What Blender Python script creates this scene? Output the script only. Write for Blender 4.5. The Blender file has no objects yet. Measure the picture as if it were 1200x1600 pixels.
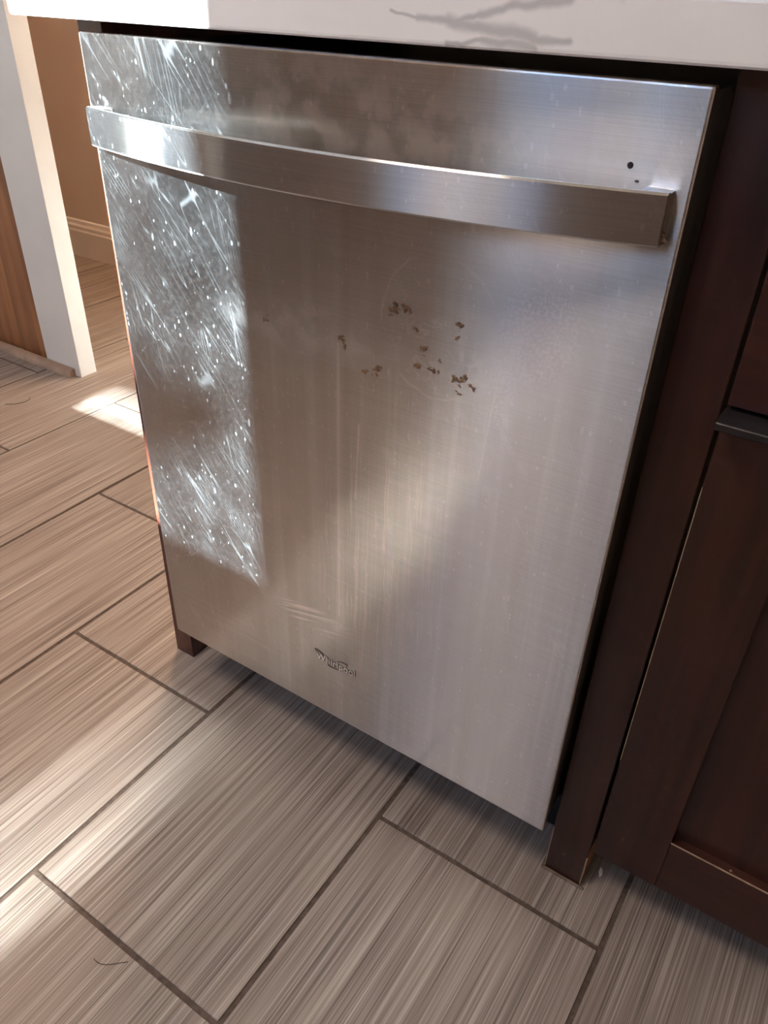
import bpy, bmesh, math, random
from mathutils import Vector, Matrix
random.seed(7)
S = bpy.context.scene
C = S.collection

# ------------------------------------------------------------------ camera
cam_d = bpy.data.cameras.new('camera'); cam = bpy.data.objects.new('camera', cam_d); C.objects.link(cam)
yaw, pitch, roll, fpx = 0.570597, 0.598851, 0.029919, 1225.44
d = Vector((-math.sin(yaw)*math.cos(pitch), math.cos(yaw)*math.cos(pitch), -math.sin(pitch)))
r0 = Vector((math.cos(yaw), math.sin(yaw), 0)); u0 = r0.cross(d)
Rv = math.cos(roll)*r0 + math.sin(roll)*u0; Uv = -math.sin(roll)*r0 + math.cos(roll)*u0
M = Matrix((Rv, Uv, -d)).transposed().to_4x4(); M.translation = Vector((0.73928, -0.57678, 0.94510))
cam.matrix_world = M
cam_d.sensor_fit = 'VERTICAL'; cam_d.sensor_height = 24; cam_d.lens = fpx/1600*24
cam_d.clip_start = 0.01
S.camera = cam

# ------------------------------------------------------------------ sky, sun, exposure
SUN = Vector((-0.10, 1.0, -0.55)).normalized()
w = bpy.data.worlds.new('world'); S.world = w; w.use_nodes = True
wn = w.node_tree.nodes; wl = w.node_tree.links
sky = wn.new('ShaderNodeTexSky'); sky.sky_type = 'NISHITA'; sky.sun_disc = False; sky.dust_density = 0.0; sky.ozone_density = 3.0
sky.sun_elevation = math.asin(-SUN.z); sky.sun_rotation = math.atan2(-SUN.x, -SUN.y)
wl.new(sky.outputs[0], wn['Background'].inputs[0]); wn['Background'].inputs[1].default_value = 1.0
sd = bpy.data.lights.new('sun', 'SUN'); sd.energy = 92; sd.angle = math.radians(0.6); sd.color = (0.86, 0.98, 1.0)
so = bpy.data.objects.new('sun', sd); C.objects.link(so); so.location = (0.6, -4, 3)
so.rotation_euler = SUN.to_track_quat('-Z', 'Y').to_euler()
def portal(name, loc, rot, sx, sy):
    l = bpy.data.lights.new(name, 'AREA'); l.shape = 'RECTANGLE'; l.size = sx; l.size_y = sy
    l.cycles.is_portal = True
    o = bpy.data.objects.new(name, l); C.objects.link(o); o.location = loc; o.rotation_euler = rot
portal('sky_portal_window', (-.1325, -2.235, 1.82), (math.radians(90), 0, 0), 1.09, 0.8)
portal('sky_portal_fill', (-3.02, -1.375, 1.05), (math.radians(90), 0, math.radians(-90)), 0.45, 2.1)  # sky fill through the opening added in the left wall
def lamp(name, loc, size, watts, col):
    l = bpy.data.lights.new(name, 'AREA'); l.shape = 'DISK'; l.size = size; l.energy = watts; l.color = col
    o = bpy.data.objects.new(name, l); C.objects.link(o); o.location = loc
lamp('warm_fill_kitchen', (-.1, -.85, 2.44), .6, 15, (1, .84, .72))  # added fill to lift the room's ambient level, no known fixture
lamp('warm_fill_dining', (-.70, 1.0, 2.44), .35, 22, (1, .64, .38))  # added to warm the back room and the jamb's right face
S.view_settings.view_transform = 'Standard'; S.view_settings.look = 'None'
S.view_settings.gamma = 1; S.view_settings.use_curve_mapping = False
S.view_settings.exposure = 0.5
S.cycles.max_bounces = 6; S.cycles.diffuse_bounces = 4; S.cycles.glossy_bounces = 3
S.cycles.sample_clamp_indirect = 0; S.cycles.blur_glossy = 0.1; S.cycles.adaptive_threshold = 0.04; S.cycles.adaptive_min_samples = 16

# ------------------------------------------------------------------ mesh helpers
def box(bm, x0, x1, y0, y1, z0, z1, bev=0, seg=2):
    r = bmesh.ops.create_cube(bm, size=1)
    vs = r['verts']
    for v in vs:
        v.co = Vector((x0+(v.co.x+.5)*(x1-x0), y0+(v.co.y+.5)*(y1-y0), z0+(v.co.z+.5)*(z1-z0)))
    if bev:
        es = list({e for v in vs for e in v.link_edges})
        bmesh.ops.bevel(bm, geom=es, offset=bev, segments=seg, profile=.6, affect='EDGES')
def prism(bm, pts, y0, y1):
    """polygon pts (x,z) extruded from y0 to y1"""
    a = [bm.verts.new((x, y0, z)) for x, z in pts]; b = [bm.verts.new((x, y1, z)) for x, z in pts]
    n = len(pts)
    bm.faces.new(a); bm.faces.new(b[::-1])
    for i in range(n): bm.faces.new((a[(i+1) % n], a[i], b[i], b[(i+1) % n]))
    bmesh.ops.recalc_face_normals(bm, faces=bm.faces)
def mesh_of(name, bm, smooth=False):
    me = bpy.data.meshes.new(name); bm.to_mesh(me); bm.free()
    if smooth:
        for p in me.polygons: p.use_smooth = True
    return me
def obj(name, bm, mat, parent=None, smooth=False):
    me = bm if isinstance(bm, bpy.types.Mesh) else mesh_of(name, bm, smooth)
    o = bpy.data.objects.new(name, me); C.objects.link(o)
    if mat is not None: me.materials.append(mat)
    if parent is not None:
        o.parent = parent
        p = parent; off = Vector((0, 0, 0))
        while p is not None: off += p.location; p = p.parent
        o.location = -off
    return o
def bx(name, mat, parent, x0, x1, y0, y1, z0, z1, bev=0, seg=2):
    bm = bmesh.new(); box(bm, x0, x1, y0, y1, z0, z1, bev, seg); return obj(name, bm, mat, parent)
def empty(name, loc):
    o = bpy.data.objects.new(name, None); C.objects.link(o); o.location = loc; o.empty_display_size = .05; return o
def tag(o, label, cat, group=None):
    o['label'] = label; o['category'] = cat
    if group: o['group'] = group
    return o
def struct(o): o['kind'] = 'structure'; return o

# ------------------------------------------------------------------ material helpers
class N:
    def __init__(s, name):
        s.m = bpy.data.materials.new(name); s.m.use_nodes = True
        s.t = s.m.node_tree; s.n = s.t.nodes; s.l = s.t.links
        s.b = s.n['Principled BSDF']; s.out = s.n['Material Output']
        s._p = None
    def put(s, sock, v):
        if v is None: return
        if isinstance(v, bpy.types.NodeSocket): s.l.new(v, sock)
        elif isinstance(v, (tuple, list, Vector)) and sock.type == 'RGBA' and len(v) == 3: sock.default_value = (*v, 1)
        else: sock.default_value = v
    def set(s, **k):
        for a, v in k.items(): s.put(s.b.inputs[a.replace('_', ' ')], v)
        return s
    @property
    def P(s):
        if s._p is None: s._p = s.n.new('ShaderNodeTexCoord').outputs['Object']
        return s._p
    def xyz(s, v):
        q = s.n.new('ShaderNodeSeparateXYZ'); s.put(q.inputs[0], v); return q.outputs
    def comb(s, x=0, y=0, z=0):
        q = s.n.new('ShaderNodeCombineXYZ')
        for i, v in enumerate((x, y, z)): s.put(q.inputs[i], v)
        return q.outputs[0]
    def math(s, op, a, b=None, c=None, clamp=False):
        q = s.n.new('ShaderNodeMath'); q.operation = op; q.use_clamp = clamp
        for i, v in enumerate((a, b, c)): s.put(q.inputs[i], v)
        return q.outputs[0]
    def add(s, a, b): return s.math('ADD', a, b)
    def sub(s, a, b): return s.math('SUBTRACT', a, b)
    def mul(s, a, b): return s.math('MULTIPLY', a, b)
    def mx(s, a, b): return s.math('MAXIMUM', a, b)
    def ramp(s, v, a, b, lo=0., hi=1., smooth=True):
        q = s.n.new('ShaderNodeMapRange'); q.interpolation_type = 'SMOOTHSTEP' if smooth else 'LINEAR'
        s.put(q.inputs[0], v)
        # smoothstep needs from_min < from_max
        if a > b: a, b, lo, hi = b, a, hi, lo
        for i, x in enumerate((a, b, lo, hi)): s.put(q.inputs[i+1], x)
        return q.outputs[0]
    def map(s, v, loc=(0, 0, 0), rot=(0, 0, 0), sc=(1, 1, 1)):
        q = s.n.new('ShaderNodeMapping'); s.put(q.inputs[0], v)
        q.inputs[1].default_value = loc; q.inputs[2].default_value = rot; q.inputs[3].default_value = sc
        return q.outputs[0]
    def noise(s, v=None, scale=5., detail=2., rough=.5, dist=0., sc=None, rot=None, col=False, loc=None):
        v = s.P if v is None else v
        if rot: v = s.map(v, rot=rot)
        if sc or loc: v = s.map(v, sc=sc or (1, 1, 1), loc=loc or (0, 0, 0))
        q = s.n.new('ShaderNodeTexNoise'); s.put(q.inputs['Vector'], v)
        q.inputs['Scale'].default_value = scale; q.inputs['Detail'].default_value = detail
        q.inputs['Roughness'].default_value = rough; q.inputs['Distortion'].default_value = dist
        return q.outputs['Color'] if col else q.outputs['Fac']
    def vor(s, v=None, scale=5., sc=None, rand=1.):
        v = s.P if v is None else v
        if sc: v = s.map(v, sc=sc)
        q = s.n.new('ShaderNodeTexVoronoi'); s.put(q.inputs['Vector'], v); q.inputs['Scale'].default_value = scale
        q.inputs['Randomness'].default_value = rand
        return q.outputs['Distance'], q.outputs['Color']
    def mix(s, f, a, b):
        q = s.n.new('ShaderNodeMix'); q.data_type = 'RGBA'
        s.put(q.inputs[0], f); s.put(q.inputs[6], a); s.put(q.inputs[7], b); return q.outputs[2]
    def hsv(s, col, v=1., sat=1.):
        q = s.n.new('ShaderNodeHueSaturation'); s.put(q.inputs['Color'], col); s.put(q.inputs['Value'], v); s.put(q.inputs['Saturation'], sat)
        return q.outputs[0]
    def bump(s, h, strength=.2, dist=.001, normal=None):
        q = s.n.new('ShaderNodeBump'); q.inputs['Strength'].default_value = strength; q.inputs['Distance'].default_value = dist
        s.put(q.inputs['Height'], h)
        if normal is not None: s.put(q.inputs['Normal'], normal)
        return q.outputs[0]
    def ell(s, cx, cz, rx, rz, soft=.3, wob=None):
        """mask of an ellipse on the xz plane, 1 inside"""
        X, _, Z = s.xyz(s.P)[0:3]
        dx = s.math('MULTIPLY', s.sub(X, cx), 1/rx); dz = s.math('MULTIPLY', s.sub(Z, cz), 1/rz)
        r = s.math('SQRT', s.add(s.mul(dx, dx), s.mul(dz, dz)))
        if wob is not None: r = s.add(r, wob)
        return s.ramp(r, 1-soft, 1+soft, 1., 0.), r
    def seg(s, ax, az, bx_, bz, P=None):
        """distance to a segment on the xz plane"""
        X, _, Z = s.xyz(s.P if P is None else P)[0:3]
        vx, vz = bx_-ax, bz-az; L2 = vx*vx+vz*vz
        px = s.sub(X, ax); pz = s.sub(Z, az)
        t = s.math('MULTIPLY', s.add(s.mul(px, vx), s.mul(pz, vz)), 1/L2, clamp=True)
        ex = s.sub(px, s.mul(t, vx)); ez = s.sub(pz, s.mul(t, vz))
        return s.math('SQRT', s.add(s.mul(ex, ex), s.mul(ez, ez)))

def mat_plain(name, col, rough=.5, metallic=0., spec=.5, var=.06, scale=6., bump=0., bscale=200.):
    n = N(name)
    f = n.noise(scale=scale, detail=4)
    c = n.hsv(col, n.ramp(f, .25, .75, 1-var, 1+var))
    n.set(Base_Color=c, Roughness=rough, Metallic=metallic, Specular_IOR_Level=spec)
    if bump: n.set(Normal=n.bump(n.noise(scale=bscale, detail=3), bump, .001))
    return n.m

# --- stainless steel, brushed along x: the highlight spreads up and down (u of the uv map runs along z)
def mat_steel(name, dirty):
    n = N(name); n.n.remove(n.b)
    P = n.P
    X, Y_, Z = n.xyz(P)[0:3]
    tn = n.n.new('ShaderNodeTangent'); tn.direction_type = 'UV_MAP'; tn.uv_map = 'uv'
    brush = n.noise(sc=(4, 4, 800), scale=1, detail=1)
    mid = n.noise(scale=14, detail=3)
    fine = n.noise(scale=150, detail=2)
    # scratches: thin contour lines of stretched noise, broken by a mask
    def scr(ang, sc, w, seed, lo, hi):
        v = n.map(n.map(P, rot=(0, ang, 0)), sc=sc, loc=(seed, 0, seed*.7))
        f = n.noise(v, scale=1, detail=0)
        ln = n.ramp(n.math('ABSOLUTE', n.sub(f, .5)), 0, w, 1, 0)
        return n.mul(ln, n.ramp(mid, lo, hi))
    s1 = scr(math.radians(-50), (6, 1, 120), .026, 3.1, .44, .60)
    s2 = scr(math.radians(-58), (4, 1, 75), .008, 8.3, .56, .42)
    s3 = scr(math.radians(-80), (7, 1, 130), .022, 5.7, .50, .64)
    scratch = n.mx(n.mx(s1, s2), s3)
    # dust specks of uneven size
    vd, vc = n.vor(n.map(P, sc=(1.3, 1, .8)), scale=170)
    sp = n.xyz(vc)
    speck = n.mul(n.ramp(n.sub(n.mul(n.math('POWER', sp[0], 3), .36), vd), -.03, .04), n.ramp(sp[1], .32, .38, 0, 1))
    vd2, vc2 = n.vor(n.map(P, sc=(1.7, 1, .6)), scale=70)
    sp2 = n.xyz(vc2)
    speck2 = n.mul(n.ramp(n.sub(n.mul(n.math('POWER', sp2[0], 4), .26), vd2), -.02, .03), n.ramp(sp2[1], .55, .6))
    film = n.ramp(mid, .25, .75, .0025, .0075)
    film = n.add(film, n.mul(n.ramp(fine, .42, .7), .004))
    mark = n.mx(n.mul(scratch, .030), n.mx(n.mul(speck, .055), n.mul(speck2, .05)))
    base = n.hsv((.575, .555, .543), n.ramp(brush, .3, .7, .95, 1.05))
    if not dirty: film = n.add(film, .010)
    dust = n.add(film, mark)
    pale = None
    if dirty:
        wn_ = n.sub(n.noise(scale=32, detail=3), .5); wob = n.mul(wn_, 1.3)
        # dried wash marks at the top, left of the middle
        e_top, _ = n.ell(.30, .845, .17, .05, .5, wob)
        blot = n.mul(n.mul(e_top, n.ramp(X, .19, .24)), n.ramp(wn_, -.06, .08))
        # band of old residue right of the sun patch
        e_band, _ = n.ell(.275, .655, .10, .028, .35, n.mul(wob, .7))
        e_big, rbig = n.ell(.420, .690, .062, .066, .06, n.mul(wob, .12))
        ring = n.mul(n.ramp(n.math('ABSOLUTE', n.sub(rbig, .98)), 0, .035, 1, 0), n.ramp(mid, .42, .55))
        e_res, _ = n.ell(.517, .708, .030, .042, .35, n.mul(wob, .8))
        e_res2, _ = n.ell(.487, .68, .014, .055, .4, n.mul(wob, .8))
        res = n.mul(n.mx(e_res, n.mul(e_res2, .8)), n.ramp(n.noise(scale=330, detail=1), .42, .62))
        # thin watery halo about the crumbs
        e_h, _ = n.ell(.415, .668, .055, .034, .3, wob)
        halo = n.mul(e_h, n.ramp(n.math('ABSOLUTE', wn_), 0, .03, 1, 0))
        # runs of dried water down the lower middle
        wx = n.noise(n.comb(n.add(X, n.mul(wn_, .006)), 0, n.mul(Z, .02)), scale=150, detail=1)
        run = n.ramp(n.math('ABSOLUTE', n.sub(wx, .5)), 0, .035, 1, 0)
        e_run, _ = n.ell(.365, .40, .085, .17, .3, n.mul(n.sub(wx, .5), 2.))
        run = n.mul(run, e_run)
        soft = n.noise(n.comb(X, 0, n.mul(Z, .03)), scale=60, detail=2)
        soft_run = n.mul(n.ramp(soft, .50, .66), n.ramp(Z, .60, .78, .9, .3))
        drip = n.ramp(n.seg(.3105, .650, .3085, .30), .0010, .0030, 1, 0)
        drip = n.mx(drip, n.mx(n.ramp(n.seg(.486, .715, .473, .555), .0002, .0012, .6, 0), n.ramp(n.seg(.336, .57, .332, .48), .0008, .0022, 1, 0)))
        e_wipe, _ = n.ell(.27, .275, .06, .016, .4, n.mul(wob, .5))
        wipe = n.mul(e_wipe, n.ramp(n.noise(n.map(P, rot=(0, math.radians(14), 0)), sc=(8, 1, 300), scale=1, detail=1), .45, .65))
        pale = n.mx(n.mx(n.mul(blot, .10), n.mul(e_band, n.ramp(wn_, -.1, .1, .01, .07))), n.mx(n.mul(ring, .06), n.mul(res, .09)))
        pale = n.mx(pale, n.mx(n.mx(n.mul(run, .11), n.mul(drip, .10)), n.mx(n.mul(n.mul(soft_run, n.ramp(X, .17, .24)), .045), n.mx(n.mul(wipe, .16), n.mul(halo, .05)))))
        base = n.mix(n.mul(blot, .5), base, (.60, .49, .43))
        base = n.mix(n.mul(run, .35), base, (.36, .31, .27))
        base = n.mix(n.mul(n.ramp(soft, .48, .36), .12), base, (.40, .30, .24))
        dust = n.math('ADD', dust, pale, clamp=True)
    def gl(rough, an):
        g = n.n.new('ShaderNodeBsdfAnisotropic'); n.put(g.inputs['Color'], base); g.inputs['Roughness'].default_value = rough
        g.inputs['Anisotropy'].default_value = an; n.l.new(tn.outputs[0], g.inputs['Tangent']); return g.outputs[0]
    def mixs(f, a, b):
        q = n.n.new('ShaderNodeMixShader'); n.put(q.inputs[0], f); n.l.new(a, q.inputs[1]); n.l.new(b, q.inputs[2]); return q.outputs[0]
    metal = mixs(.33, gl(.15, -.72), gl(.36, -.78))
    df = n.n.new('ShaderNodeBsdfDiffuse'); n.put(df.inputs[0], (.74, .78, .83) if not dirty else n.mix(n.math('MULTIPLY', pale, 12., clamp=True), (.74, .78, .83), (.80, .74, .68)))
    last = mixs(dust, metal, df.outputs[0])
    n.l.new(last, n.out.inputs[0])
    return n.m

def mat_wood(name, c0, c1, rough=.35, coat=0., axis='z', chips=True, fine=1.):
    n = N(name)
    sc = {'z': (60, 60, 3), 'x': (3, 60, 60), 'y': (60, 3, 60)}[axis]
    g = n.noise(sc=tuple(a*fine for a in sc), scale=1, detail=4, dist=.4)
    big = n.noise(scale=4, detail=3)
    col = n.mix(n.ramp(n.add(n.mul(g, .6), n.mul(big, .4)), .35, .65), c0, c1)
    if chips:
        vd, vc = n.vor(scale=46); q = n.xyz(vc)
        chip = n.mul(n.ramp(n.sub(n.mul(n.math('POWER', q[0], 2), .10), vd), -.01, .015), n.ramp(q[1], .72, .76))
        v = n.map(n.map(n.P, rot=(0, math.radians(75), 0)), sc=(20, 1, 120))
        ln = n.mul(n.ramp(n.math('ABSOLUTE', n.sub(n.noise(v, scale=1, detail=1), .5)), 0, .006, 1, 0), n.ramp(n.noise(scale=16, loc=(4, 4, 4)), .6, .7))
        col = n.mix(n.mx(n.mul(chip, .8), n.mul(ln, .25)), col, (.42, .27, .18))
    n.set(Base_Color=col, Roughness=n.ramp(big, .3, .7, rough-.05, rough+.08), Normal=n.bump(g, .08, .0006), Coat_Weight=coat, Coat_Roughness=.2)
    return n.m

def mat_tile():
    n = N('tile_striated')
    oi = n.n.new('ShaderNodeObjectInfo')
    off = n.comb(n.mul(oi.outputs['Random'], 37.), n.mul(oi.outputs['Random'], 11.), 0)
    v = n.n.new('ShaderNodeVectorMath'); v.operation = 'ADD'; n.put(v.inputs[0], n.P); n.put(v.inputs[1], off); v = v.outputs[0]
    a = n.noise(v, sc=(560, 4, 1), scale=1, detail=2)
    b = n.noise(v, sc=(140, 1.6, 1), scale=1, detail=3)
    c = n.noise(v, sc=(22, 1.0, 1), scale=1, detail=2)
    f = n.add(n.mul(a, .52), n.add(n.mul(b, .33), n.mul(c, .15)))
    q = n.n.new('ShaderNodeValToRGB'); n.put(q.inputs[0], f)
    e = q.color_ramp.elements
    e[0].position = .36; e[0].color = (.120, .094, .078, 1)
    e[1].position = .64; e[1].color = (.50, .437, .390, 1)
    m = e.new(.47); m.color = (.262, .212, .182, 1)
    m = e.new(.54); m.color = (.34, .285, .250, 1)
    val = n.add(.95, n.mul(oi.outputs['Random'], .1))
    n.set(Base_Color=n.hsv(q.outputs[0], val), Roughness=n.ramp(n.noise(scale=9, detail=3), .3, .7, .36, .5), Normal=n.bump(b, .15, .0006), Specular_IOR_Level=.45)
    return n.m

def mat_counter():
    n = N('counter_white_quartz')
    big = n.noise(scale=5, detail=4)
    P = n.P
    wv = n.n.new('ShaderNodeVectorMath'); wv.operation = 'MULTIPLY_ADD'
    n.put(wv.inputs[0], n.noise(scale=48, detail=2, col=True)); n.put(wv.inputs[1], (.008, .008, .008)); n.put(wv.inputs[2], n.map(P, loc=(-.004, -.004, -.004)))
    Q = wv.outputs[0]
    mask = None
    for ax, az, bx_, bz, w in ((.376, .9250, .405, .9228, .0011), (.400, .9230, .428, .9206, .0022), (.425, .9212, .463, .9172, .0034), (.455, .9180, .489, .9140, .0036), (.485, .9142, .513, .9132, .0022),
                              (.428, .9215, .450, .9270, .0018), (.448, .9262, .475, .9318, .0024), (.472, .9312, .512, .9362, .0028), (.424, .9068, .452, .9108, .0016), (.450, .9105, .490, .9095, .0022)):
        k = n.ramp(n.seg(ax, az, bx_, bz, Q), w*.2, w*1.9, 1, 0)
        mask = k if mask is None else n.mx(mask, k)
    X = n.xyz(P)
    # loose veining over the rest of the slab
    vv = n.noise(n.map(P, rot=(0, 0, .6)), sc=(3, 9, 6), scale=1, detail=5, dist=1.2)
    vein = n.mul(n.ramp(n.math('ABSOLUTE', n.sub(vv, .5)), 0, .02, 1, 0), n.ramp(X[1], .0, .03))
    fleck = n.mul(n.ramp(n.noise(scale=70, detail=5), .66, .74), .25)
    col = n.mix(n.mx(n.mul(mask, .66), n.mx(n.mul(vein, .5), n.mul(fleck, .5))), n.mix(big, (.74, .68, .625), (.80, .745, .695)), (.35, .33, .31))
    n.set(Base_Color=col, Roughness=.25, Specular_IOR_Level=.5)
    return n.m

M_steel = mat_steel('steel_door', True)
M_handle = mat_steel('steel_handle', False)
M_wood = mat_wood('cabinet_dark_cherry', (.022, .0068, .0042), (.050, .0135, .0080), .33, .15)
M_woodx = mat_wood('cabinet_dark_cherry_rail', (.022, .0068, .0042), (.050, .0135, .0080), .33, .15, 'x')
M_endwood = mat_wood('end_panel_red_cherry', (.060, .018, .011), (.115, .034, .020), .4, .1)
M_raw = mat_plain('raw_wood', (.40, .17, .07), .7, var=.2, scale=40)
M_rawedge = mat_plain('worn_wood_edge', (.34, .23, .15), .7, var=.25, scale=60)
M_oldwood = mat_wood('door_brown_wood', (.24, .092, .034), (.42, .175, .068), .45, 0, 'z', False, .5)
M_darkedge = mat_wood('door_dark_edge', (.05, .022, .01), (.11, .05, .022), .5, 0, 'z', False)
M_shoe = mat_plain('shoe_moulding', (.36, .235, .16), .5, var=.2, scale=20)
M_black = mat_plain('black_plastic', (.010, .009, .009), .45)
M_tub = mat_plain('dark_steel_tub', (.03, .028, .027), .5)
M_pull = mat_plain('pull_oil_rubbed', (.045, .038, .037), .38, .6, var=.2, scale=40)
M_white = mat_plain('white_paint', (.76, .74, .71), .45, var=.03)
M_jamb = mat_plain('jamb_old_white_paint', (.72, .675, .63), .5, var=.04)
M_wall = mat_plain('beige_paint', (.66, .57, .49), .7, var=.03, bump=.1)
M_wallk = mat_plain('kitchen_paint', (.62, .53, .45), .7, var=.03, bump=.1)
M_ceil = mat_plain('ceiling_paint', (.74, .70, .66), .8, var=.02)
M_grout = mat_plain('grout_brown', (.110, .080, .062), .85, var=.3, scale=120, bump=.8, bscale=500)
M_tile = mat_tile()
M_counter = mat_counter()
M_logo = mat_plain('logo_metal', (.72, .68, .64), .4, .6, var=.05)
M_logo_d = mat_plain('logo_dark', (.05, .042, .037), .5)
M_crumb = mat_plain('crumb', (.80, .70, .58), .6, var=.2, scale=300)
M_hair = mat_plain('hair', (.05, .03, .022), .5)
M_fibre = mat_plain('fibre', (.6, .56, .55), .6)
M_crust = mat_plain('crust_brown', (.13, .070, .032), .6, var=.5, scale=300, bump=.5)
M_grime = mat_plain('grimy_caulk', (.17, .125, .095), .8, var=.3, scale=90)
M_ground = mat_plain('outside_ground', (.30, .29, .25), .9, var=.2, scale=1)

# ------------------------------------------------------------------ the room
XL, XR, YF, YB, ZC = -3.0, 2.2, -2.1, 1.4, 2.45
fl = struct(bx('floor', M_grout, None, XL, XR, YF, YB, -.06, -.0022))
X0, TW, TL, Y0 = 0.0771, 0.3159, 0.6265, -0.027
G = 0.0064
def tile_mesh():
    bm = bmesh.new(); box(bm, G/2, TW-G/2, G/2, TL-G/2, -.0060, 0, .0007, 1); me = mesh_of('tile', bm); me.materials.append(M_tile); return me
T_ME = tile_mesh()
def add_tile(x, y):
    x0, x1, y0, y1 = x, x+TW, y, y+TL
    cx0, cx1, cy0, cy1 = max(x0, XL+.004), min(x1, XR-.004), max(y0, YF+.004), min(y1, YB-.004)
    if cx1-cx0 < .02 or cy1-cy0 < .02: return
    if (cx0, cx1, cy0, cy1) == (x0, x1, y0, y1):
        o = bpy.data.objects.new('tile', T_ME); o.location = (x, y, 0)
    else:
        bm = bmesh.new(); box(bm, cx0-x+G/2, cx1-x-G/2, cy0-y+G/2, cy1-y-G/2, -.0060, 0, .0007, 1)
        me = mesh_of('tile', bm); me.materials.append(M_tile); o = bpy.data.objects.new('tile', me); o.location = (x, y, 0)
    C.objects.link(o); o.parent = fl
for k in range(-11, 8):
    off = 0 if k % 2 else .5
    # columns between line k and k+1 : odd k have a cross joint at Y0, even ones half a tile away
    for j in range(-5, 4):
        add_tile(X0+k*TW, Y0+(j+off)*TL)

struct(bx('wall_back', M_wall, None, XL, XR, YB, YB+.1, -.06, ZC))
bb = bmesh.new()
prof = [(0, 0), (.016, 0), (.016, .098), (.013, .104), (.013, .116), (.008, .124), (.006, .136), (0, .140)]
pa = [bb.verts.new((XL+.002, YB-a, z)) for a, z in prof]; pb = [bb.verts.new((XR-.002, YB-a, z)) for a, z in prof]
bb.faces.new(pa); bb.faces.new(pb[::-1])
for i in range(len(prof)): bb.faces.new((pa[i], pb[i], pb[(i+1) % len(prof)], pa[(i+1) % len(prof)]))
bmesh.ops.recalc_face_normals(bb, faces=bb.faces)
struct(obj('baseboard_back', bb, M_white))
struct(bx('wall_right', M_wallk, None, XR, XR+.1, YF, YB, -.06, ZC))
struct(bx('ceiling', M_ceil, None, XL, XR, YF, YB, ZC, ZC+.08))
# front wall with the kitchen window
WX0, WX1, WZ0, WZ1 = -.67, .405, 1.435, 2.22
bm = bmesh.new()
for a in ((XL, WX0, -.06, ZC), (WX1, XR, -.06, ZC), (WX0, WX1, -.06, WZ0), (WX0, WX1, WZ1, ZC)):
    box(bm, a[0], a[1], YF-.12, YF, a[2], a[3])
struct(obj('wall_front', bm, M_wallk))
wd = struct(empty('window_1', (.06, YF-.06, WZ0)))
for mx_ in (-.22, .06): bx('muntin', M_white, wd, mx_-.045, mx_+.045, YF-.08, YF-.05, WZ0, WZ1)
bx('window_sill', M_white, wd, WX0-.04, WX1+.04, YF+.0005, YF+.03, WZ0-.03, WZ0-.001, .004)
# left wall with an unseen opening added for sky fill light
bm = bmesh.new()
for a in ((YF, -1.6, -.06, ZC), (-1.15, YB, -.06, ZC), (-1.6, -1.15, 2.1, ZC), (-1.6, -1.15, -.06, .0)):
    box(bm, XL-.1, XL, a[0], a[1], a[2], a[3])
struct(obj('wall_left', bm, M_wallk))
gd = struct(bx('ground', M_ground, None, -16, 14, -16, 8, -.30, -.20))
# a bough added unseen outside the window, shaped to shade part of the sun patch
def limb(pts):
    bm = bmesh.new(); prev = None
    for (x, z, r) in pts:
        c = Vector((x+.10*7.5, -7.5, z+.55*7.5))
        ring = [bm.verts.new(c+Vector((0, math.cos(t*math.pi/4)*r, math.sin(t*math.pi/4)*r)) if len(pts) > 3 else c+Vector((math.sin(t*math.pi/4)*r, math.cos(t*math.pi/4)*r, 0))) for t in range(8)]
        if prev:
            for i in range(8): bm.faces.new((prev[i], prev[(i+1) % 8], ring[(i+1) % 8], ring[i]))
        prev = ring
    bmesh.ops.recalc_face_normals(bm, faces=bm.faces)
    obj('shade_bough', bm, M_darkedge, gd)
limb([(-1.6, .40, .13), (-.9, .44, .092), (-.4, .46, .085), (0, .48, .072), (.10, .505, .055), (.155, .525, .02)])
for z_ in (.295, .335, .370): limb([(-1.3, z_, .011), (-.9, z_+.003, .011), (-.5, z_, .011), (-.3, z_, .008)])  # thin unseen twigs added to dim the sun patch on the floor
limb([(-.02, .50, .02), (.03, .62, .018), (.05, .78, .008)])

# partition end: white jamb, brown wooden door and shoe moulding
PX = -1.062
struct(bx('wall_partition', M_jamb, None, -1.205, PX, .648, .700, 0, ZC-.001, .0015))
struct(bx('trim_2', M_darkedge, None, -1.225, -1.2055, .662, .694, .0, ZC-.001, .002))
dr = struct(empty('door_1', (-1.7, .68, 0)))
bx('stile', M_oldwood, dr, -1.345, -1.2255, .668, .694, .004, 2.05, .002)
bx('panel', M_oldwood, dr, -2.05, -1.347, .674, .690, .004, 2.05)
bx('stile', M_oldwood, dr, -2.20, -2.051, .668, .694, .004, 2.05, .002)
struct(bx('wall_header', M_wall, None, -2.20, -1.2255, .65, .70, 2.055, ZC-.001))
struct(bx('wall_stub', M_wall, None, XL+.001, -2.201, .65, .70, 0, ZC-.001))
bm = bmesh.new()
pr = [(0, 0)]+[(.020*math.cos(t*math.pi/12), .022*math.sin(t*math.pi/12)) for t in range(7)]
pa = [bm.verts.new((-2.2, .647-a, z)) for a, z in pr]; pb = [bm.verts.new((-1.085, .647-a, z)) for a, z in pr]
bm.faces.new(pa); bm.faces.new(pb[::-1])
for i in range(len(pr)): bm.faces.new((pa[i], pb[i], pb[(i+1) % len(pr)], pa[(i+1) % len(pr)]))
bmesh.ops.recalc_face_normals(bm, faces=bm.faces)
struct(obj('trim_1', bm, M_shoe))

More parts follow.
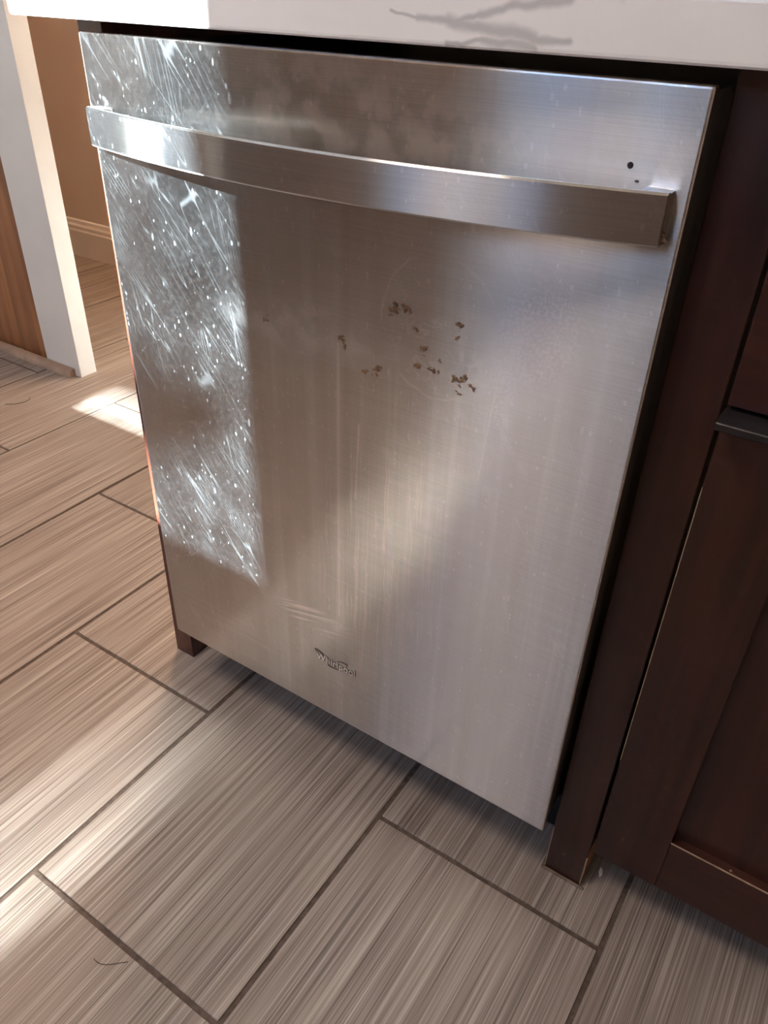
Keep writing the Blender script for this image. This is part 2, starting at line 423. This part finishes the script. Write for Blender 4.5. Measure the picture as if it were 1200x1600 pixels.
# cupboards across the aisle (only mirrored in the steel)
oc = struct(empty('opposite_cupboards', (.1, -1.75, 0)))
bx('carcass', M_wood, oc, -1.6, XR-.001, -2.099, -1.50, .10, .90)
bx('toe_kick', M_black, oc, -1.6, XR-.001, -2.099, -1.56, .0, .10)
for i in range(6):
    bx('cupboard_door', M_wood, oc, -1.59+i*.62, -.98+i*.62, -1.499, -1.48, .12, .88, .002)
bx('worktop', M_counter, oc, -1.63, XR-.001, -2.099, -1.46, .901, .94, .003)

# ------------------------------------------------------------------ dishwasher
W, ZB, ZT = .606, .1127, .894
dw = tag(empty('dishwasher', (W/2, .3, 0)), 'stainless steel dishwasher with curved bar handle, built in under the white counter', 'dishwasher')
def uv_z(me):
    uv = me.uv_layers.new(name='uv')
    for lp in me.loops:
        co = me.vertices[lp.vertex_index].co; uv.data[lp.index].uv = (co.z+co.y*.02, co.x+co.y*.7)
bm = bmesh.new(); box(bm, 0, W, 0, .010, ZB, ZT, .0022, 3)
me = mesh_of('door_panel', bm); uv_z(me); dp = obj('door_panel', me, M_steel, dw)
bx('door_liner', M_tub, dw, .003, W-.003, .0102, .060, ZB+.004, ZT-.004, .002)
bx('tub', M_tub, dw, .004, W-.004, .0605, .60, .10, .885)
bx('toe_kick', M_black, dw, .004, W-.004, .095, .11, .002, .0995)
# bowed handle
HX0, HX1, HZ0, HZ1 = .0145, .5955, .7955, .8315
def bow(u): return -.017 - .036*(1-u*u)
bm = bmesh.new()
NS = 48; th = .0055; rings = []
def sec(x, y):
    b = .0016
    pts = [(0, -1, -1), (0, -1, 1), (1, 0, 0)]
    out = []
    for (py, pz) in ((y+b, HZ0), (y, HZ0+b), (y, HZ1-b), (y+b, HZ1), (y+th-b, HZ1), (y+th, HZ1-b), (y+th, HZ0+b), (y+th-b, HZ0)):
        out.append(bm.verts.new((x, py, pz)))
    return out
for i in range(NS+1):
    u = -1+2*i/NS; rings.append(sec(HX0+(HX1-HX0)*i/NS, bow(u)))
for a, b in zip(rings, rings[1:]):
    for i in range(8): bm.faces.new((a[i], a[(i+1) % 8], b[(i+1) % 8], b[i]))
bm.faces.new(rings[0]); bm.faces.new(rings[-1][::-1])
bmesh.ops.recalc_face_normals(bm, faces=bm.faces)
me = mesh_of('handle', bm, True); uv_z(me)
hd = obj('handle', me, M_handle, dw)
try: me.set_sharp_from_angle(angle=math.radians(40))
except Exception: pass
for x0, x1 in ((HX0-.0004, HX0+.020), (HX1-.020, HX1+.0004)):
    bm = bmesh.new(); box(bm, x0, x1, bow(1)+.0014, -.0002, HZ0+.0006, HZ1-.0006, .0012)
    me = mesh_of('end_mount', bm); uv_z(me); obj('end_mount', me, M_handle, hd)
# vent pin hole and tiny chip under it
def disc(name, mat, parent, x, z, r, y=-.0006, sq=1.):
    bm = bmesh.new(); bmesh.ops.create_cone(bm, cap_ends=True, segments=20, radius1=r, radius2=r*.8, depth=.0010)
    for v in bm.verts: v.co = Vector((x+v.co.x, y-v.co.z*.6+.0002, z+v.co.y*sq))
    bmesh.ops.recalc_face_normals(bm, faces=bm.faces)
    return obj(name, bm, mat, parent)
disc('indicator_dot', M_black, dw, .5614, .8424, .0022)
disc('scuff_dot', M_logo_d, dw, .5680, .8330, .0016, sq=.5)
# raised wordmark with its two swooshes
def wordmark(off, ext):
    cu = bpy.data.curves.new('logo_text', 'FONT'); cu.body = 'Whirlpool'; cu.size = .0150; cu.extrude = ext; cu.space_character = 1.06; cu.offset = off
    to = bpy.data.objects.new('logo_text', cu); C.objects.link(to)
    dg = bpy.context.evaluated_depsgraph_get(); dg.update()
    tm = bpy.data.meshes.new_from_object(to.evaluated_get(dg)); bpy.data.objects.remove(to)
    tm.materials.clear()
    return tm
LX0, LX1, LZ = .2725, .3335, .2095
tm = wordmark(.0001, .0005); xs = [v.co.x for v in tm.vertices]; xmin = min(xs); kx = (LX1-LX0)/(max(xs)-xmin)
tb = wordmark(.00035, .0003)
for m_, y_ in ((tm, -.0009), (tb, -.0004)):
    for v in m_.vertices: v.co = Vector((LX0+(v.co.x-xmin)*kx, y_-v.co.z, LZ+v.co.y))
lo = obj('logo', tm, M_logo, dw)
lo['label'] = 'raised metal wordmark low on the door'
obj('logo_outline', tb, M_logo_d, lo)
def swoosh(pts, r):
    cv = bpy.data.curves.new('swoosh', 'CURVE'); cv.dimensions = '3D'; cv.bevel_depth = r; cv.bevel_resolution = 2
    sp = cv.splines.new('NURBS'); sp.points.add(len(pts)-1); sp.use_endpoint_u = True; sp.order_u = 3
    for p, (x, z, k) in zip(sp.points, pts): p.co = (x, -.0005, z, 1); p.radius = k
    o = bpy.data.objects.new('swoosh', cv); C.objects.link(o)
    g = bpy.context.evaluated_depsgraph_get(); g.update()
    m = bpy.data.meshes.new_from_object(o.evaluated_get(g)); bpy.data.objects.remove(o)
    m.materials.clear()
    return obj('swoosh', m, M_logo_d, lo)
swoosh([(.2835, .2190, .8), (.2790, .2228, 1.3), (.2700, .2245, .9), (.2685, .2225, .5), (.2720, .2210, .3)], .0007)
swoosh([(.3065, .2212, .4), (.3140, .2238, 1.), (.3212, .2225, 1.2), (.3195, .2185, .6), (.3130, .2075, .5), (.3040, .2052, .8), (.2925, .2045, 1.1), (.2895, .2075, 1.), (.2925, .2100, .4)], .0006)
# burnt food crust stuck to the door: flat ragged flakes
def flakes(cx, cz, rx, rz, k):
    bm = bmesh.new()
    for q in range(k):
        a = random.uniform(0, 6.28); t = random.uniform(0, 1)**.7
        px, pz = cx+rx*t*math.cos(a), cz+rz*t*math.sin(a)
        r = random.uniform(.0010, .0033)*min(1.2, .6+60*min(rx, rz)); ph = random.uniform(0, 6.28); st = random.uniform(.5, 1.)
        n_ = 9; top = []; bot = []
        for i in range(n_):
            w_ = i/n_*6.283; rr = r*(1+.45*math.sin(2*w_+ph)+.25*math.sin(5*w_+ph*2))
            x_, z_ = px+rr*math.cos(w_), pz+rr*st*math.sin(w_)
            bot.append(bm.verts.new((x_, -.0001, z_))); top.append(bm.verts.new((px+(x_-px)*.7, -.0005-r*.15, pz+(z_-pz)*.7)))
        bm.faces.new(top)
        for i in range(n_): bm.faces.new((bot[i], bot[(i+1) % n_], top[(i+1) % n_], top[i]))
    bmesh.ops.recalc_face_normals(bm, faces=bm.faces)
    return obj('crust', bm, M_crust, dp)
for cx, cz, rx, rz, k in ((.373, .697, .009, .010, 9), (.388, .703, .006, .007, 5), (.439, .698, .005, .005, 4), (.441, .688, .003, .003, 2), (.396, .686, .003, .003, 3),
                       (.405, .668, .004, .009, 7), (.422, .663, .004, .002, 3), (.413, .653, .014, .002, 7), (.400, .651, .004, .003, 4), (.446, .649, .008, .007, 9),
                       (.459, .647, .005, .003, 4), (.312, .657, .007, .004, 6), (.319, .650, .003, .003, 3), (.354, .634, .006, .007, 7), (.360, .640, .004, .003, 3), (.343, .629, .003, .004, 2), (.219, .658, .005, .005, 4), (.443, .637, .003, .003, 3)):
    flakes(cx, cz, rx, rz, k)
# crust at the right end of the handle
for (x, y, z, r) in ((.5965, -.012, .8010, .0028), (.5960, -.009, .7985, .0020), (.5965, -.010, .8045, .0016)):
    bm = bmesh.new(); bmesh.ops.create_icosphere(bm, subdivisions=2, radius=r)
    for v in bm.verts: v.co = v.co*(1+.3*math.sin(v.co.x*3000+v.co.z*2500)) + Vector((x, y, z))
    obj('crust', bm, M_crust, hd)

# ------------------------------------------------------------------ worktop
bm = bmesh.new(); box(bm, -.072, 1.60, -.022, .64, .9052, .9415, .0035, 3)
tag(obj('countertop', bm, M_counter), 'white quartz countertop slab with grey veins, above the dishwasher', 'countertop')

# ------------------------------------------------------------------ end panel on the left
bm = bmesh.new()
y0, y1 = .045, .63
vs = [bm.verts.new(c) for c in ((-.066, y0, 0), (-.028, y0, 0), (-.028, y1, 0), (-.066, y1, 0), (-.0565, y0, .9045), (-.019, y0, .9045), (-.019, y1, .9045), (-.0565, y1, .9045))]
for f in ((0, 1, 5, 4), (1, 2, 6, 5), (2, 3, 7, 6), (3, 0, 4, 7), (4, 5, 6, 7), (3, 2, 1, 0)): bm.faces.new([vs[i] for i in f])
bmesh.ops.bevel(bm, geom=list(bm.edges), offset=.0008, segments=1, affect='EDGES')
tag(obj('end_panel', bm, M_endwood), 'reddish brown wooden end panel on the left side of the dishwasher', 'panel')

# ------------------------------------------------------------------ cabinet on the right
fp = tag(empty('filler_panel', (.633, .06, 0)), 'narrow dark wood filler post between dishwasher and cabinet, standing on the tiles', 'panel')
FX0, FX1, FY = .6100, .6580, .034
bx('post', M_wood, fp, FX0, FX1, FY, .075, .0003, .9045, .0008, 1)
bx('worn_edge', M_rawedge, fp, FX1-.0012, FX1+.0004, FY-.0003, FY+.0012, .001, .060)
bx('worn_edge', M_rawedge, fp, FX0-.0003, FX0+.0009, FY-.0003, FY+.0010, .001, .085)
bx('raw_side', M_raw, fp, FX1, FX1+.0006, FY+.004, .073, .018, .075)
bx('caulk_line', M_grime, fp, FX0-.0035, FX1+.0060, FY-.0042, FY-.0004, .0003, .0028, .0008, 1)
bx('caulk_line', M_grime, fp, FX0-.0035, FX0-.0004, FY-.0004, .070, .0003, .0028)
cb = tag(empty('base_cabinet', (1.05, .34, 0)), 'dark cherry base cabinet with drawer and shaker door at the right edge', 'cabinet')
CX0, CX1 = .6615, 1.36
bx('carcass', M_wood, cb, CX0+.002, CX1+.0, .0745, .63, .085, .9045)
bx('toe_kick', M_black, cb, CX0+.012, CX1, .13, .15, .001, .085)
bx('drawer_front', M_woodx, cb, CX0, CX1-.002, .034, .0740, .6760, .893, .0012)
dd = empty('door', (1.0, .054, .37)); dd.parent = cb; dd.location = (1.0-1.05, .054-.34, .37)
DZ0, DZ1, SW, RW = .0765, .6690, .0755, .084
bx('stile', M_wood, dd, CX0, CX0+SW, .034, .056, DZ0, DZ1, .0008, 1)
bx('stile', M_wood, dd, CX1-.002-SW, CX1-.002, .034, .056, DZ0, DZ1, .0008, 1)
bx('rail', M_woodx, dd, CX0+SW+.0002, CX1-.002-SW-.0002, .0345, .056, DZ0, DZ0+RW, .0008, 1)
bx('rail', M_woodx, dd, CX0+SW+.0002, CX1-.002-SW-.0002, .0345, .056, DZ1-RW, DZ1, .0008, 1)
bx('panel', M_wood, dd, CX0+SW-.004, CX1-.002-SW+.004, .046, .055, DZ0+RW-.004, DZ1-RW+.004)
bx('worn_edge', M_rawedge, dd, CX0+SW, CX1-.002-SW, .0342, .0357, DZ0+RW-.0006, DZ0+RW+.0005)
bx('worn_edge', M_rawedge, dd, CX0-.0002, CX0+.0006, .0337, .0350, .25, .60)
pl = bmesh.new(); box(pl, CX0-.001, CX0+.158, .008, .050, .6693, .6720, .0008, 1); box(pl, CX0-.001, CX0+.158, .007, .0095, .6655, .6720, .0008, 1)
o = obj('pull', pl, M_pull, dd); o['label'] = 'dark metal tab pull on the top edge of the door'

# ------------------------------------------------------------------ little things on the floor
def blob(name, mat, x, y, rx, ry, rz, ang, hole=False):
    bm = bmesh.new(); bmesh.ops.create_icosphere(bm, subdivisions=3, radius=1)
    for v in bm.verts:
        k = 1+.15*math.sin(v.co.x*5+v.co.y*4)
        v.co = Vector((v.co.x*rx*k, v.co.y*ry*k, v.co.z*rz))
    o = obj(name, bm, mat, None, True); o.location = (x, y, rz*.95); o.rotation_euler = (0, 0, ang); return o
tag(blob('grain', M_crumb, .6740, .0660, .0026, .0066, .0022, .2), 'pale dry grain lying on the tile beside the filler post', 'crumb')
def strand(name, mat, pts, r):
    cv = bpy.data.curves.new(name, 'CURVE'); cv.dimensions = '3D'; cv.bevel_depth = r; cv.bevel_resolution = 1
    sp = cv.splines.new('NURBS'); sp.points.add(len(pts)-1); sp.use_endpoint_u = True; sp.order_u = 4
    for p, c in zip(sp.points, pts): p.co = (*c, 1)
    o = bpy.data.objects.new(name, cv); C.objects.link(o)
    g = bpy.context.evaluated_depsgraph_get(); g.update()
    m = bpy.data.meshes.new_from_object(o.evaluated_get(g)); bpy.data.objects.remove(o); m.materials.clear()
    return obj(name, m, mat)

tag(strand('hair', M_hair, [(.2262, -.3690, .0006), (.2330, -.3705, .0008), (.2440, -.3672, .0015), (.2520, -.3580, .0008), (.2613, -.3494, .0006)], .00035), 'short dark curved hair on the tile at the lower left', 'hair')
tag(strand('hair', M_hair, [(-1.085, .425, .0008), (-1.066, .440, .0008), (-1.052, .465, .0012), (-1.060, .485, .0012), (-1.075, .490, .0008)], .0006), 'small curled hair on the tile in front of the white door jamb', 'hair')
tag(strand('fibre', M_fibre, [(.6828, .0926, .0006), (.694, .0915, .0008), (.7047, .0915, .0010), (.7171, .1000, .0008)], .0005), 'thin pale fibre on the floor at the cabinet bottom', 'fibre')
